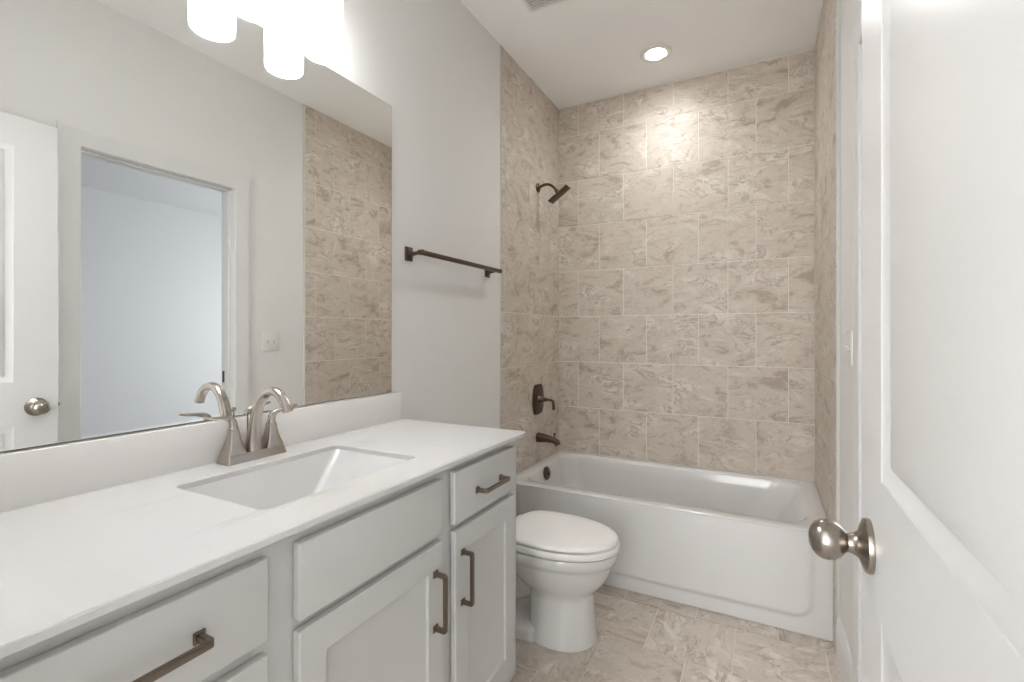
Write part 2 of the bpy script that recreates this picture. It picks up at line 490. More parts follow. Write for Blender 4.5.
for v in bm.verts:
    v.co.x = XD - (XD - v.co.x) * 0.90
tag(struct('door_knob', bm, knob_m, door_1, 40), 'satin nickel egg-shaped knob')
bm = NB()
lathe(bm, [(0.0, 0), (0.0370, 0), (0.0365, 0.008), (0.019, 0.014), (0.013, 0.022), (0.014, 0.028), (0.024, 0.036), (0.027, 0.046), (0.024, 0.058), (0.012, 0.066), (0.0, 0.067)], (XD + 0.035, KY, KZ), (1, 0, 0), 40)
tag(struct('door_knob', bm, knob_m, door_1, 40), 'satin nickel egg-shaped knob')
bm = NB(); box(bm, XD + 0.005, XD + 0.030, DY1 - 0.001, DY1 + 0.0015, KZ - 0.028, KZ + 0.028, 0.0007); box(bm, XD + 0.011, XD + 0.024, DY1, DY1 + 0.009, KZ - 0.007, KZ + 0.007, 0.002)
tag(struct('latch', bm, knob_m, door_1), 'metal latch')
for z in (0.25, 1.08, 1.90):
    bm = NB(); lathe(bm, [(0.0, 0), (0.006, 0), (0.006, 0.09), (0, 0.09)], (EX1 - 0.002, DY0 - 0.008, z), (0, 0, 1), 16)
    struct('hinge', bm, knob_m, door_1, 40)

# entry door jamb
bm = NB()
box(bm, EX0 - 0.0, EX0 + 0.012, NY - 0.12, NY, 0, EZ); box(bm, EX1 - 0.006, EX1 + 0.0, NY - 0.12, NY, 0, EZ); box(bm, EX0, EX1, NY - 0.12, NY, EZ - 0.012, EZ)
struct('trim_2', bm, trim_m)

# ------------------------------------------------------------------ vanity cabinet
CY0, CY1 = NY + 0.004, 1.447; CX1 = 0.525; CT = 0.911; FX = 0.545
van = thing('vanity_cabinet', (0.27, 0.79, 0), 'long light grey bathroom vanity cabinet with shaker doors along the left wall', 'cabinet')
bm = NB()
e = 0.0
box(bm, 0.004, CX1 - 0.02, CY0, CY0 + 0.018, 0.0, CT); box(bm, 0.004, CX1 - 0.02, CY1 - 0.018, CY1, 0.10, CT, 0.001)
box(bm, 0.004, CX1 - 0.075, CY1 - 0.018, CY1, 0.0, 0.10)
box(bm, 0.004, CX1 - 0.02, CY0 + 0.018, CY1 - 0.018, 0.10, 0.118)
box(bm, 0.004, 0.016, CY0 + 0.018, CY1 - 0.018, 0.118, 0.70)
link_mesh('carcass', bm, cab_m, van)
bm = NB(); box(bm, CX1 - 0.085, CX1 - 0.072, CY0, CY1 - 0.002, 0.001, 0.10); link_mesh('toe_kick', bm, cab_m, van)
bm = NB()
box(bm, CX1 - 0.02, CX1, CY0, CY1, 0.872, CT, 0.0015); box(bm, CX1 - 0.02, CX1, CY0, CY1, 0.10, 0.160, 0.0015)
for a, b_ in ((CY0, 0.205), (0.498, 0.585), (0.985, 1.068), (1.383, CY1)):
    box(bm, CX1 - 0.0202, CX1 + 0.0002, a, b_, 0.10, CT - 0.0002, 0.0015)
for a, b_, z0, z1 in ((0.205, 0.498, 0.712, 0.764), (0.585, 0.985, 0.705, 0.765), (1.068, 1.383, 0.705, 0.765), (0.205, 0.498, 0.405, 0.47)):
    box(bm, CX1 - 0.02, CX1 - 0.0004, a, b_, z0, z1)
link_mesh('face_frame', bm, cab_m, van, 30)

def slab_front(name, y0, y1, z0, z1):
    bm = NB(); box(bm, CX1 + 0.001, FX, y0, y1, z0, z1, 0.0028, 3)
    return link_mesh(name, bm, cab_m, van, 40)
def shaker(name, y0, y1, z0, z1, st=0.058):
    bm = NB(); M = frameM((CX1 + 0.001, y0, z0), (0, 1, 0), (0, 0, 1), (1, 0, 0))
    w, h = y1 - y0, z1 - z0
    board(bm, M, w, h, FX - CX1 - 0.001, [(st, w - st, st + 0.004, h - st - 0.004)], [(0, 0), (0.0015, 0.001), (0.0025, 0.0085), (0.004, 0.009)], back=False, edge=0.0022)
    return link_mesh(name, bm, cab_m, van, 30)
def pull(parent, y, z, horiz, L=0.146, proj=0.036):
    """square arched bar pull: two feet and a bar with mitred corners"""
    bm = NB(); hh = L / 2; t = 0.0055
    pts = [(-hh, 0), (-hh, proj - 0.006), (-hh + 0.004, proj), (hh - 0.004, proj), (hh, proj - 0.006), (hh, 0)]
    def P(a, n): return (FX + n, y + a, z) if horiz else (FX + n, y, z + a)
    wd = Vector((0, 0, 1)) if horiz else Vector((0, 1, 0))
    inner = [(-hh + 0.0105, 0), (-hh + 0.0095, proj - 0.012), (-hh + 0.0125, proj - 0.009), (hh - 0.0125, proj - 0.009), (hh - 0.0095, proj - 0.012), (hh - 0.0105, 0)]
    rings = []
    for (a, n), (a2, n2) in zip(pts, inner):
        A = Vector(P(a, n)); Bv = Vector(P(a2, n2))
        rings.append([A - wd * t, A + wd * t, Bv + wd * t, Bv - wd * t])
    loft(bm, rings)
    es = list(bm.edges)
    bmesh.ops.bevel(bm, geom=es, offset=0.0009, segments=2, affect='EDGES')
    for s in (-1, 1):
        c = P(s * (hh - 0.005), 0.0015)
        if horiz: box(bm, FX, FX + 0.004, c[1] - 0.0085, c[1] + 0.0085, z - 0.009, z + 0.009, 0.0012)
        else: box(bm, FX, FX + 0.004, y - 0.009, y + 0.009, c[2] - 0.0085, c[2] + 0.0085, 0.0012)
    return link_mesh('handle', bm, pull_m, parent, 30)

d = slab_front('drawer', 0.190, 0.512, 0.748, 0.884); pull(d, 0.333, 0.816, True)
d = slab_front('drawer', 0.190, 0.512, 0.446, 0.724); pull(d, 0.333, 0.590, True)
d = slab_front('drawer', 0.190, 0.512, 0.152, 0.428); pull(d, 0.333, 0.29, True)
d = slab_front('false_drawer_front', 0.572, 1.000, 0.745, 0.884)
d = shaker('door', 0.572, 1.000, 0.152, 0.726); pull(d, 0.966, 0.588, False)
d = slab_front('drawer', 1.054, 1.398, 0.745, 0.886); pull(d, 1.232, 0.810, True)
d = shaker('door', 1.057, 1.398, 0.152, 0.727); pull(d, 1.089, 0.594, False)

# countertop with sink cut-out (bottom rests on the cabinet)
KX1 = 0.557; KY0, KY1 = NY + 0.002, 1.461; KT = 0.925
SX0, SX1, SY0, SY1 = 0.137, 0.446, 0.574, 1.022
def rrect(x0, x1, y0, y1, r, z, n=6):
    out = []
    for cx_, cy_, a0 in ((x1 - r, y1 - r, 0), (x0 + r, y1 - r, pi / 2), (x0 + r, y0 + r, pi), (x1 - r, y0 + r, 3 * pi / 2)):
        for i in range(n + 1):
            a = a0 + i / n * pi / 2
            out.append(Vector((cx_ + r * cos(a), cy_ + r * sin(a), z)))
    return out
bm = NB()
hz = 0.0022
rings = [rrect(SX0, SX1, SY0, SY1, 0.020, CT + 0.0005), rrect(SX0, SX1, SY0, SY1, 0.020, KT - 0.0015), rrect(SX0 - 0.0015, SX1 + 0.0015, SY0 - 0.0015, SY1 + 0.0015, 0.0215, KT),
         rrect(0.003 + hz, KX1 - hz, KY0 + hz, KY1 - hz, 0.004, KT), rrect(0.003, KX1, KY0, KY1, 0.005, KT - hz), rrect(0.003, KX1, KY0, KY1, 0.005, CT + 0.001), rrect(0.003 + .001, KX1 - 0.001, KY0 + .001, KY1 - 0.001, 0.005, CT + 0.0005),
         rrect(SX0, SX1, SY0, SY1, 0.020, CT + 0.0005)]
loft(bm, rings, True, False, False)
counter = link_mesh('countertop', bm, quartz_m, None, 30)
tag(counter, 'white faintly veined quartz countertop on the grey vanity cabinet', 'countertop')
bm = NB(); box(bm, 0.003, 0.023, KY0, 1.4235 + 0.02, KT - 0.001, 1.031, 0.0015)
link_mesh('backsplash', bm, splash_m, counter, 30)

# sink basin under the counter
sink = thing('bathroom_sink', (0.29, 0.80, 0.79), 'white rectangular undermount sink set in the quartz countertop', 'sink')
bm = NB()
zb = 0.795
def sr(i, z, r, yo=0, xs=0): return rrect(SX0 + i[0], SX1 - i[1], SY0 + i[2], SY1 - i[3], r, z)
rings = [sr((-0.02, -0.02, -0.02, -0.02), CT - 0.014, 0.03), sr((-0.02, -0.02, -0.02, -0.02), CT + 0.0002, 0.03), sr((0.0006, 0.0006, 0.0006, 0.0006), CT + 0.0003, 0.020), sr((0.002, 0.002, 0.003, 0.003), CT - 0.003, 0.021),
         sr((0.020, 0.015, 0.045, 0.050), CT - 0.048, 0.018), sr((0.037, 0.026, 0.088, 0.098), CT - 0.086, 0.018), sr((0.045, 0.033, 0.104, 0.116), CT - 0.102, 0.022), sr((0.057, 0.045, 0.125, 0.135), zb + 0.001, 0.028), sr((0.10, 0.09, 0.18, 0.16), zb - 0.002, 0.028), sr((0.125, 0.12, 0.20, 0.19), zb - 0.003, 0.015)]
loft(bm, rings, True, False, True)
link_mesh('basin', bm, sink_m, sink, 35)
bm = NB(); lathe(bm, [(0, 0), (0.022, 0), (0.022, 0.003), (0.017, 0.004), (0.015, 0.002), (0.0, 0.0045)], (0.285, 0.80, zb - 0.003), (0, 0, 1), 32)
link_mesh('drain', bm, nickel_m, sink, 40)

# ------------------------------------------------------------------ faucet
FXc, FYc = 0.061, 0.808
fz = KT
fau = thing('bathroom_faucet', (FXc, FYc, fz), 'brushed nickel two-handle faucet with arched spout behind the sink', 'faucet')
bm = NB()
def rsq(cx_, cy_, a, b, z, r=0.004, n=3): return rrect(cx_ - a, cx_ + a, cy_ - b, cy_ + b, r, z, n)
rings = [rsq(FXc, FYc, 0.0275, 0.0830, fz + 0.0002), rsq(FXc, FYc, 0.0275, 0.0830, fz + 0.004), rsq(FXc, FYc, 0.0255, 0.081, fz + 0.008), rsq(FXc, FYc, 0.0250, 0.0800, fz + 0.018), rsq(FXc, FYc, 0.0225, 0.0775, fz + 0.0225)]
loft(bm, rings)
link_mesh('base_plate', bm, nickel_m, fau, 35)
for s in (-1, 1):
    cy_ = FYc + s * 0.0535
    bm = NB(); rings = []
    for z, a in ((0.019, 0.0255), (0.024, 0.0250), (0.033, 0.0218), (0.045, 0.0178), (0.060, 0.0140), (0.074, 0.0118), (0.084, 0.0110)):
        rings.append(rsq(FXc, cy_, min(a, 0.0225), a, fz + z, min(0.006, a * 0.35)))
    loft(bm, rings)
    h = link_mesh('handle_base', bm, nickel_m, fau, 35)
    # lever: rises from a collar, sweeps outward
    bm = NB()
    lathe(bm, [(0, 0), (0.0116, 0), (0.0120, 0.003), (0.0100, 0.010), (0.0095, 0.013), (0, 0.013)], (FXc, cy_, fz + 0.084), (0, 0, 1), 24)
    path = catmull([(FXc, cy_, fz + 0.088), (FXc, cy_ + s * 0.002, fz + 0.103), (FXc + 0.001, cy_ + s * 0.010, fz + 0.114), (FXc + 0.003, cy_ + s * 0.030, fz + 0.119), (FXc + 0.004, cy_ + s * 0.055, fz + 0.122), (FXc + 0.005, cy_ + s * 0.074, fz + 0.126)], 6)
    rad = lerpl([(0.0098, 0.0098), (0.0098, 0.0092), (0.0095, 0.0075), (0.0088, 0.0052), (0.0090, 0.0038), (0.0085, 0.0026)], 6)
    # keep the lever flat: width along x, thickness along z
    P = path; rg = []
    for i, p in enumerate(P):
        t = (P[min(i + 1, len(P) - 1)] - P[max(i - 1, 0)]).normalized()
        sd = Vector((1, 0, 0)); wv = sd.cross(t).normalized()
        rg.append([p + sd * q[0] + wv * q[1] for q in (sup(2 * pi * k / 20, rad[i][0], rad[i][1], 2.6) for k in range(20))])
    loft(bm, rg)
    link_mesh('handle_lever', bm, nickel_m, h, 50)
# spout
bm = NB()
pts = [(0.060, 0.018), (0.059, 0.045), (0.064, 0.085), (0.073, 0.122), (0.089, 0.155), (0.114, 0.177), (0.143, 0.183), (0.170, 0.172), (0.189, 0.151), (0.198, 0.134)]
rr_ = [(0.0195, 0.0195), (0.0175, 0.0155), (0.0150, 0.0125), (0.0136, 0.0122), (0.0126, 0.0115), (0.0120, 0.0110), (0.0118, 0.0106), (0.0120, 0.0106), (0.0124, 0.0108), (0.0128, 0.0110)]
path = catmull([(x + 0.004, FYc, fz + z) for x, z in pts], 6); rad = lerpl(rr_, 6); rg = []
for i, p in enumerate(path):
    t = (path[min(i + 1, len(path) - 1)] - path[max(i - 1, 0)]).normalized()
    sd = Vector((0, 1, 0)); wv = sd.cross(t).normalized()
    rg.append([p + sd * q[0] + wv * q[1] for q in (sup(2 * pi * k / 28, rad[i][0], rad[i][1], 2.7) for k in range(28))])
loft(bm, rg)
link_mesh('spout', bm, nickel_m, fau, 60)
bm = NB(); lathe(bm, [(0, 0), (0.0022, 0), (0.0022, 0.110), (0.0045, 0.112), (0.0062, 0.118), (0.0050, 0.124), (0, 0.125)], (FXc - 0.0235, FYc, fz + 0.005), (0, 0, 1), 16)
link_mesh('lift_rod', bm, nickel_m, fau, 50)

# ------------------------------------------------------------------ mirror
bm = NB(); box(bm, 0.0015, 0.0065, 0.165, 1.4085, 1.0335, 2.134, 0.0006, 1)
mir = link_mesh('wall_mirror', bm, edge_m)
tag(mir, 'large frameless wall mirror above the vanity backsplash', 'mirror')
bm = NB(); box(bm, 0.0064, 0.0068, 0.167, 1.4065, 1.0355, 2.132)
tag(link_mesh('mirror_glass', bm, mirror_m, mir), 'reflecting glass')

# ------------------------------------------------------------------ vanity light
vl = thing('vanity_light', (0.0, 0.806, 2.30), 'wall light with three glowing white glass shades above the mirror', 'wall light')
bm = NB(); box(bm, 0.001, 0.022, 0.52, 1.09, 2.310, 2.420, 0.006, 3)
link_mesh('backplate', bm, nickel_m, vl, 40)
for i in range(3):
    yy = 0.560 + 0.224 * i; lx = 0.095
    bm = NB(); sweep(bm, bez((0.02, yy, 2.36), (0.06, yy, 2.36), (lx, yy, 2.38), (lx, yy, 2.33), 10), (0.008, 0.008), n=14)
    lathe(bm, [(0, 0), (0.024, 0), (0.028, 0.02), (0.020, 0.035), (0, 0.04)], (lx, yy, 2.300), (0, 0, 1), 24)
    arm = link_mesh('arm', bm, nickel_m, vl, 50)
    # open-bottomed glass cylinder, and the frosted bulb glowing inside it
    bm = NB()
    prof_ = [(0.0500, 0.000), (0.0530, -0.0015), (0.0550, 0.001), (0.0558, 0.010), (0.0575, 0.190), (0.053, 0.202), (0.02, 0.204), (0.02, 0.200), (0.050, 0.196), (0.0530, 0.185), (0.0515, 0.010)]
    rings = [[Vector((lx + r * cos(2 * pi * k / 48), yy + r * sin(2 * pi * k / 48), 2.100 + z)) for k in range(48)] for r, z in prof_ + [prof_[0]]]
    loft(bm, rings, True, False, False)
    sh_ = tag(link_mesh('glass_shade', bm, shade_m, arm, 50), 'glowing white glass shade')
    bm = NB(); lathe(bm, [(0, 0), (0.012, 0.002), (0.024, 0.010), (0.030, 0.026), (0.028, 0.045), (0.018, 0.068), (0.013, 0.085), (0.013, 0.12), (0, 0.12)], (lx, yy, 2.135), (0, 0, 1), 28)
    link_mesh('bulb', bm, bulb_m, sh_, 60)

# ------------------------------------------------------------------ towel bar
tb = thing('towel_bar', (0.0, 1.83, 1.58), 'dark nickel towel bar on the left wall between mirror and tiles', 'towel bar')
for yy in (1.511, 2.132):
    bm = NB(); box(bm, 0.0, 0.009, yy - 0.021, yy + 0.021, 1.552, 1.609, 0.003, 3); box(bm, 0.008, 0.015, yy - 0.014, yy + 0.014, 1.562, 1.600, 0.003, 3)
    sweep(bm, [(0.013, yy, 1.581), (0.030, yy, 1.580), (0.045, yy, 1.581), (0.060, yy, 1.583)], [(0.010, 0.014), (0.0065, 0.008), (0.006, 0.007), (0.0085, 0.0085)], n=16, e=3)
    link_mesh('bracket', bm, bronze_m, tb, 40)
bm = NB()
sweep(bm, [(0.066, 1.500, 1.583), (0.066, 1.504, 1.583), (0.066, 2.164, 1.583), (0.066, 2.168, 1.583)], [(0.0080, 0.0080), (0.0098, 0.0098), (0.0098, 0.0098), (0.0080, 0.0080)], n=20, e=4)
for yy in (1.515, 2.150): box(bm, 0.0550, 0.0770, yy - 0.004, yy + 0.004, 1.572, 1.594, 0.002)
link_mesh('bar', bm, bronze_m, tb, 40)

# ------------------------------------------------------------------ bathtub
TZ = 0.4446; TY0, TY1 = 2.318, D - 0.0004; TX0, TX1 = B + TL, W - 0.0004
tub = thing('bathtub', (0.76, 2.72, 0), 'white alcove bathtub with a panelled apron against the tiled walls', 'bathtub')
bm = NB()
def trr(x0, x1, y0, y1, r0, r1, z, n=10):
    """plan outline, corner radius r0 on the drain end (low x) and r1 on the backrest end"""
    out = []
    for cx_, cy_, r, a0 in ((x1 - r1, y1 - r1, r1, 0), (x0 + r0, y1 - r0, r0, pi / 2), (x0 + r0, y0 + r0, r0, pi), (x1 - r1, y0 + r1, r1, 3 * pi / 2)):
        for i in range(n + 1):
            a = a0 + i / n * pi / 2
            out.append(Vector((cx_ + r * cos(a), cy_ + r * sin(a), z)))
    return out
rings = [trr(TX0, TX1, TY0 + 0.003, TY1, 0.004, 0.004, TZ - 0.012),
         trr(TX0, TX1, TY0 + 0.001, TY1, 0.006, 0.006, TZ - 0.006), trr(TX0 + 0.001, TX1 - 0.001, TY0 + 0.006, TY1 - 0.001, 0.01, 0.01, TZ - 0.0015),
         trr(TX0 + 0.006, TX1 - 0.006, TY0 + 0.014, TY1 - 0.006, 0.02, 0.02, TZ),
         trr(0.070, 1.462, TY0 + 0.072, D - 0.052, 0.10, 0.13, TZ - 0.001),
         trr(0.077, 1.452, TY0 + 0.079, D - 0.059, 0.10, 0.13, TZ - 0.005),
         trr(0.083, 1.440, TY0 + 0.085, D - 0.064, 0.10, 0.13, TZ - 0.015),
         trr(0.092, 1.408, TY0 + 0.092, D - 0.070, 0.10, 0.14, TZ - 0.07),
         trr(0.105, 1.340, TY0 + 0.102, D - 0.080, 0.11, 0.16, TZ - 0.17),
         trr(0.122, 1.265, TY0 + 0.115, D - 0.093, 0.12, 0.17, TZ - 0.26),
         trr(0.140, 1.210, TY0 + 0.130, D - 0.108, 0.12, 0.17, TZ - 0.315),
         trr(0.175, 1.150, TY0 + 0.160, D - 0.138, 0.12, 0.16, TZ - 0.342),
         trr(0.22, 1.08, TY0 + 0.20, D - 0.18, 0.10, 0.12, TZ - 0.35),
         trr(0.35, 0.9, TY0 + 0.30, D - 0.29, 0.04, 0.04, TZ - 0.352)]
loft(bm, rings, True, False, True)
link_mesh('basin', bm, tub_m, tub, 60)
# apron: one sheet with a recessed field with rounded lower corners
bm = NB()
def sm(a, b, x):
    t = min(max((x - a) / (b - a), 0), 1); return t * t * (3 - 2 * t)
ax0, ax1 = TX0, TX1
fx0, fx1, fz0, fz1, fr = 0.08, 1.455, 0.070, 0.55, 0.075
def apron_y(x, z):
    # signed distance to the field (rounded rectangle), negative inside
    cxx, czz = (fx0 + fx1) / 2, (fz0 + fz1) / 2
    qx, qz = abs(x - cxx) - (fx1 - fx0) / 2 + fr, abs(z - czz) - (fz1 - fz0) / 2 + fr
    dd = sqrt(max(qx, 0) ** 2 + max(qz, 0) ** 2) + min(max(qx, qz), 0) - fr
    ins = 1 - sm(-0.016, 0.006, dd)
    top = sm(TZ - 0.050, TZ - 0.02, z)
    return TY0 + 0.011 - 0.010 * ins * (1 - top) - 0.008 * top + (0.003 if z < 0.002 else 0)
xs = [ax0 + (ax1 - ax0) * i / 150 for i in range(151)]
zs = [0.0005, 0.004] + [0.01 + (TZ - 0.022) * i / 60 for i in range(61)]
grid = [[bm.verts.new((x, apron_y(x, z) if z < TZ - 0.02 else TY0 + 0.003 * sm(TZ - 0.03, TZ - 0.01, z), min(z, TZ - 0.012))) for x in xs] for z in zs]
for i in range(len(zs) - 1):
    for j in range(len(xs) - 1):
        bm.faces.new((grid[i][j], grid[i][j + 1], grid[i + 1][j + 1], grid[i + 1][j]))
link_mesh('apron', bm, tub_m, tub, 60)
bm = NB()
OVX = 0.090
lathe(bm, [(0, 0), (0.040, 0), (0.041, 0.006), (0.038, 0.013), (0.028, 0.017), (0.0, 0.018)], (OVX - 0.004, 2.700, 0.400), (1, 0, 0.10), 36)
box(bm, OVX + 0.012, OVX + 0.024, 2.696, 2.704, 0.396, 0.406, 0.002)
tag(link_mesh('overflow_cover', bm, bronze_m, tub, 40), 'dark bronze overflow cover')
bm = NB(); lathe(bm, [(0, 0), (0.035, 0), (0.033, 0.004), (0.02, 0.006), (0, 0.010)], (0.31, 2.73, TZ - 0.3515), (0, 0, 1), 32)
link_mesh('drain', bm, bronze_m, tub, 40)

# ------------------------------------------------------------------ shower and tub fittings
PY = 2.757; SX = B + TL
sh = thing('shower', (SX, PY, 2.185), 'dark square shower head on a curved arm high on the left tiled wall', 'shower head')
bm = NB(); lathe(bm, [(0, 0), (0.030, 0), (0.030, 0.004), (0.022, 0.010), (0.012, 0.014), (0, 0.015)], (SX, PY, 2.187), (1, 0, 0), 32); link_mesh('flange', bm, bronze_m, sh, 40)
hx, hz_ = 0.150, 2.128
ta = radians(35); nrm = Vector((sin(ta), 0, -cos(ta))); ipl = Vector((cos(ta), 0, sin(ta)))
hc = Vector((hx, PY, hz_))
bm = NB(); sweep(bm, bez((SX + 0.01, PY, 2.187), (0.07, PY, 2.215), (0.10, PY, 2.20), hc - nrm * 0.022, 14), (0.0085, 0.0085), up=(0, 1, 0), n=16)
link_mesh('arm', bm, bronze_m, sh, 50)
bm = NB()
lathe(bm, [(0, -0.034), (0.012, -0.034), (0.014, -0.024), (0.012, -0.018), (0.018, -0.012), (0.022, 0.0), (0, 0.0)], hc, nrm, 24)
bm2 = box(NB(), -0.074, 0.074, -0.038, 0.038, -0.001, 0.007, 0.003, 2)
me_t = bpy.data.meshes.new('t'); bm2.to_mesh(me_t); bm2.free()
Mh = frameM(hc, ipl, (0, 1, 0), nrm); me_t.transform(Mh); bm.from_mesh(me_t); bpy.data.meshes.remove(me_t)
link_mesh('head', bm, bronze_m, sh, 40)

sv = thing('shower_valve', (SX, PY, 0.845), 'dark bronze shower valve plate with a lever handle on the left tiles', 'shower valve')
bm = NB(); rings = []
for ins, n in ((0, 0), (0, 0.004), (0.004, 0.008), (0.012, 0.010)):
    r = []
    for k in range(48):
        a, b_ = sup(2 * pi * k / 48, 0.076 - ins, 0.096 - ins, 5)
        a *= 1 + 0.10 * cos(pi * b_ / 0.096 * 0.9)
        r.append(Vector((SX + n, PY + a, 0.845 + b_)))
    rings.append(r)
loft(bm, rings); link_mesh('plate', bm, bronze_m, sv, 40)
bm = NB()
lathe(bm, [(0, 0), (0.026, 0), (0.024, 0.010), (0.016, 0.020), (0.012, 0.035), (0.013, 0.05), (0, 0.052)], (SX + 0.009, PY, 0.845), (1, 0, 0), 32)
sweep(bm, catmull([(SX + 0.045, PY, 0.846), (0.078, PY, 0.846), (0.105, PY, 0.840), (0.113, PY, 0.822), (0.115, PY, 0.785)], 6), lerpl([(0.010, 0.010), (0.008, 0.008), (0.0085, 0.007), (0.0085, 0.006), (0.009, 0.0055)], 6), up=(0, 1, 0), n=16, e=2.6)
link_mesh('lever', bm, bronze_m, sv, 50)

sp = thing('tub_spout', (SX, PY, 0.60), 'dark bronze bathtub spout below the shower valve', 'tub spout')
bm = NB()
pth = catmull([(SX, PY, 0.603), (0.03, PY, 0.603), (0.075, PY, 0.600), (0.108, PY, 0.596), (0.134, PY, 0.586), (0.145, PY, 0.568)], 6)
rad = lerpl([(0.030, 0.030), (0.028, 0.028), (0.024, 0.022), (0.021, 0.018), (0.020, 0.016), (0.019, 0.015)], 6); rg = []
for i, p in enumerate(pth):
    t = (pth[min(i + 1, len(pth) - 1)] - pth[max(i - 1, 0)]).normalized()
    sd = Vector((0, 1, 0)); wv = sd.cross(t).normalized()
    rg.append([p + sd * q[0] + wv * q[1] for q in (sup(2 * pi * k / 24, rad[i][0], rad[i][1], 2.8) for k in range(24))])
loft(bm, rg); link_mesh('spout_body', bm, bronze_m, sp, 50)
bm = NB(); lathe(bm, [(0, 0), (0.004, 0), (0.004, 0.016), (0.008, 0.019), (0.009, 0.026), (0.006, 0.030), (0, 0.031)], (0.120, PY, 0.610), (0, 0, 1), 16)
link_mesh('diverter_knob', bm, bronze_m, sp, 50)

# ------------------------------------------------------------------ toilet
TYc = 1.885
toi = thing('toilet', (0.36, TYc, 0), 'white elongated toilet with closed lid between vanity and bathtub', 'toilet')
def egg(x0, x1, hw, z, n=48, back=0.62, e=2.25, sq=0.0):
    """elongated plan outline: widest at 'back' fraction from front; x1 is the front tip"""
    xm = x1 - (x1 - x0) * back; out = []
    for k in range(n):
        t = 2 * pi * k / n
        c, s = cos(t), sin(t)
        if c >= 0:
            ax, ee = x1 - xm, 2.08
        else:
            ax, ee = xm - x0, e
        x = xm + ax * math.copysign(abs(c) ** (2 / ee), c); y = hw * math.copysign(abs(s) ** (2 / ee), s)
        out.append(Vector((x, TYc + y, z)))
    return out
bm = NB()
# bowl + pedestal, from rim down to the floor
R = [
    (0.285, 0.736, 0.168, 0.3790, 0.56, 3.2), (0.270, 0.750, 0.182, 0.3775, 0.56, 3.2), (0.267, 0.753, 0.185, 0.370, 0.56, 3.2), (0.267, 0.753, 0.185, 0.352, 0.56, 3.2), (0.268, 0.747, 0.181, 0.336, 0.56, 3.2),
    (0.272, 0.737, 0.173, 0.330, 0.56, 3.0), (0.276, 0.733, 0.171, 0.318, 0.56, 2.8), (0.288, 0.722, 0.162, 0.285, 0.56, 2.6), (0.310, 0.704, 0.147, 0.252, 0.56, 2.5), (0.342, 0.682, 0.129, 0.225, 0.55, 2.6),
    (0.372, 0.664, 0.114, 0.207, 0.5, 2.9), (0.388, 0.656, 0.1075, 0.194, 0.5, 3.2), (0.392, 0.655, 0.107, 0.175, 0.5, 3.3), (0.392, 0.658, 0.117, 0.100, 0.5, 3.2), (0.390, 0.662, 0.125, 0.045, 0.5, 3.1), (0.388, 0.666, 0.131, 0.012, 0.5, 3.0), (0.388, 0.668, 0.132, 0.0015, 0.5, 3.0)]
loft(bm, [egg(x0, x1, hw, z, 56, bk, ee) for x0, x1, hw, z, bk, ee in R])
# rear deck under the tank
box(bm, 0.030, 0.33, TYc - 0.105, TYc + 0.105, 0.325, 0.379, 0.018, 3)
# trapway: tube looping down behind the bowl
sweep(bm, catmull([(0.42, TYc, 0.27), (0.345, TYc, 0.245), (0.27, TYc, 0.27), (0.20, TYc, 0.25), (0.17, TYc, 0.16), (0.18, TYc, 0.05)], 8), lerpl([(0.085, 0.06), (0.078, 0.055), (0.074, 0.052), (0.072, 0.052), (0.070, 0.055), (0.075, 0.06)], 8), up=(0, 1, 0), n=24, e=2.4)
sweep(bm, catmull([(0.42, TYc, 0.20), (0.34, TYc, 0.155), (0.27, TYc, 0.12), (0.20, TYc, 0.10)], 8), lerpl([(0.060, 0.05), (0.052, 0.04), (0.05, 0.035), (0.05, 0.04)], 8), up=(0, 1, 0), n=20, e=2.4)
# foot flange continuing to the rear
rings = [rrect(0.100, 0.45, TYc - 0.136, TYc + 0.136, 0.03, 0.0015), rrect(0.100, 0.45, TYc - 0.136, TYc + 0.136, 0.03, 0.035), rrect(0.106, 0.45, TYc - 0.128, TYc + 0.128, 0.03, 0.050), rrect(0.130, 0.45, TYc - 0.090, TYc + 0.090, 0.03, 0.062)]
loft(bm, rings)
link_mesh('bowl', bm, porc_m, toi, 50)
bm = NB()
loft(bm, [egg(0.300, 0.734, 0.166, 0.3792, 56, 0.56, 3), egg(0.300, 0.734, 0.166, 0.3845, 56, 0.56, 3)])
link_mesh('seat_gap_shade', bm, dark_m, toi)  # dark slab standing in for the shade between bowl and seat
bm = NB()
loft(bm, [egg(0.290, 0.755, 0.186, 0.3848, 56, 0.56, 3.6), egg(0.287, 0.759, 0.188, 0.387, 56, 0.56, 3.6), egg(0.286, 0.760, 0.189, 0.405, 56, 0.56, 3.6), egg(0.290, 0.755, 0.185, 0.4105, 56, 0.56, 3.6)])
link_mesh('seat', bm, seat_m, toi, 50)
bm = NB()
loft(bm, [egg(0.302, 0.732, 0.166, 0.4108, 56, 0.56, 3.2), egg(0.302, 0.732, 0.166, 0.4150, 56, 0.56, 3.2)])
link_mesh('lid_gap_shade', bm, dark_m, toi)  # dark slab standing in for the shade under the lid
bm = NB()
loft(bm, [egg(0.290, 0.750, 0.181, 0.4150, 56, 0.56, 3.6), egg(0.286, 0.755, 0.185, 0.4175, 56, 0.56, 3.6), egg(0.286, 0.755, 0.185, 0.4235, 56, 0.56, 3.6), egg(0.291, 0.749, 0.180, 0.4290, 56, 0.56, 3.6), egg(0.303, 0.730, 0.165, 0.4325, 56, 0.56, 3.4), egg(0.33, 0.68, 0.125, 0.4355, 56, 0.56, 2.8), egg(0.39, 0.60, 0.06, 0.4370, 56, 0.56, 2.4)])
link_mesh('lid', bm, seat_m, toi, 60)
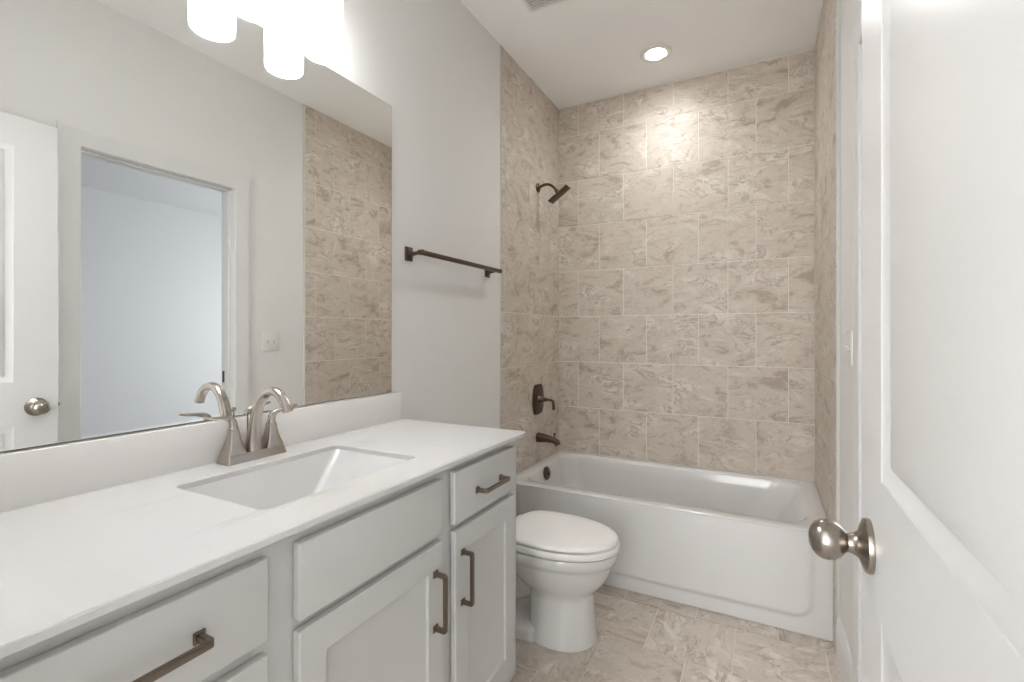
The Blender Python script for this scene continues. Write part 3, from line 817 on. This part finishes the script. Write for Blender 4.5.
for s in (-1, 1):
    bm = NB(); lathe(bm, [(0, 0), (0.012, 0), (0.013, 0.004), (0.013, 0.05), (0.012, 0.054), (0, 0.054)], (0.274, TYc + s * 0.075 - 0.027, 0.404), (0, 1, 0), 16)
    box(bm, 0.262, 0.296, TYc + s * 0.075 - 0.02, TYc + s * 0.075 + 0.02, 0.3792, 0.402, 0.004)
    link_mesh('seat_hinge', bm, seat_m, toi, 40)
bm = NB()
rings = [rrect(0.030, 0.165, TYc - 0.175, TYc + 0.175, 0.03, 0.380), rrect(0.018, 0.176, TYc - 0.190, TYc + 0.190, 0.035, 0.42), rrect(0.014, 0.180, TYc - 0.196, TYc + 0.196, 0.035, 0.715)]
loft(bm, rings); link_mesh('tank', bm, porc_m, toi, 40)
bm = NB(); box(bm, 0.010, 0.186, TYc - 0.202, TYc + 0.202, 0.7155, 0.750, 0.010, 3); link_mesh('tank_lid', bm, porc_m, toi, 40)
bm = NB(); lathe(bm, [(0, 0), (0.014, 0), (0.012, 0.010), (0, 0.012)], (0.178, TYc - 0.15, 0.66), (1, 0, 0), 20); sweep(bm, [(0.187, TYc - 0.15, 0.66), (0.189, TYc - 0.12, 0.655), (0.189, TYc - 0.09, 0.65)], (0.006, 0.004), n=12)
link_mesh('flush_lever', bm, nickel_m, toi, 40)

# ------------------------------------------------------------------ ceiling fittings and switch
can = thing('recessed_light', (0.738, 2.752, H), 'small round recessed light glowing in the ceiling above the bathtub', 'ceiling light')
bm = NB(); lathe(bm, [(0.058, 0.004), (0.062, 0.0015), (0.080, 0.0015), (0.086, 0.004), (0.088, 0.009), (0.088, 0.010), (0.058, 0.010)], (0.738, 2.752, H - 0.0105), (0, 0, 1), 48)
link_mesh('trim_ring', bm, plate_m, can, 40)
bm = NB(); lathe(bm, [(0, 0), (0.050, 0.0005), (0.057, 0.003), (0.057, 0.005), (0, 0.005)], (0.738, 2.752, H - 0.0085), (0, 0, 1), 40)
tag(link_mesh('lens', bm, lens_m, can, 40), 'glowing round lens')

sl = bpy.data.lights.new('recessed_light_beam', 'SPOT'); sl.energy = 8.0; sl.spot_size = radians(150); sl.spot_blend = 1.0; sl.shadow_soft_size = 0.03; sl.color = (0.97, 0.985, 1.0)
slo = bpy.data.objects.new('recessed_light_beam', sl); slo.location = (0.738, 2.752, H - 0.014); C.objects.link(slo)

vent = thing('exhaust_fan', (0.42, 1.95, H), 'white square exhaust fan grille in the ceiling', 'vent')
bm = NB()
vx0, vx1, vy0, vy1 = 0.262, 0.582, 1.79, 2.108
rings = [rrect(vx0, vx1, vy0, vy1, 0.012, H - 0.0005), rrect(vx0, vx1, vy0, vy1, 0.012, H - 0.008), rrect(vx0 + 0.008, vx1 - 0.008, vy0 + 0.008, vy1 - 0.008, 0.010, H - 0.016), rrect(vx0 + 0.022, vx1 - 0.022, vy0 + 0.022, vy1 - 0.022, 0.006, H - 0.016), rrect(vx0 + 0.022, vx1 - 0.022, vy0 + 0.022, vy1 - 0.022, 0.006, H - 0.006)]
loft(bm, rings, True, False, False); link_mesh('frame', bm, plate_m, vent, 40)
bm = NB(); box(bm, vx0 + 0.02, vx1 - 0.02, vy0 + 0.02, vy1 - 0.02, H - 0.005, H - 0.001); link_mesh('backing', bm, mat('vent_shadow', (0.12, 0.115, 0.11), 0.8), vent)
bm = NB()
for i in range(17):
    y = vy0 + 0.030 + i * 0.0161
    box(bm, vx0 + 0.022, vx1 - 0.022, y - 0.0045, y + 0.0045, H - 0.015, H - 0.009, 0.001, 1)
link_mesh('grille', bm, vent_m, vent)

sw = thing('light_switch', (WR, 1.984, 1.21), 'white double light switch plate beside the side doorway', 'switch')
bm = NB(); box(bm, WR - 0.006, WR - 0.0002, 1.926, 2.042, 1.152, 1.268, 0.0025, 3); link_mesh('plate', bm, plate_m, sw, 40)
for y in (1.961, 2.007):
    bm = NB(); box(bm, WR - 0.0075, WR - 0.0055, y - 0.006, y + 0.006, 1.198, 1.222, 0.0006); 
    sweep(bm, [(WR - 0.006, y, 1.209), (WR - 0.013, y, 1.214 if y > 1.97 else 1.202)], [(0.0045, 0.006), (0.0035, 0.004)], n=12, e=3)
    link_mesh('toggle', bm, cab_m, sw, 40)
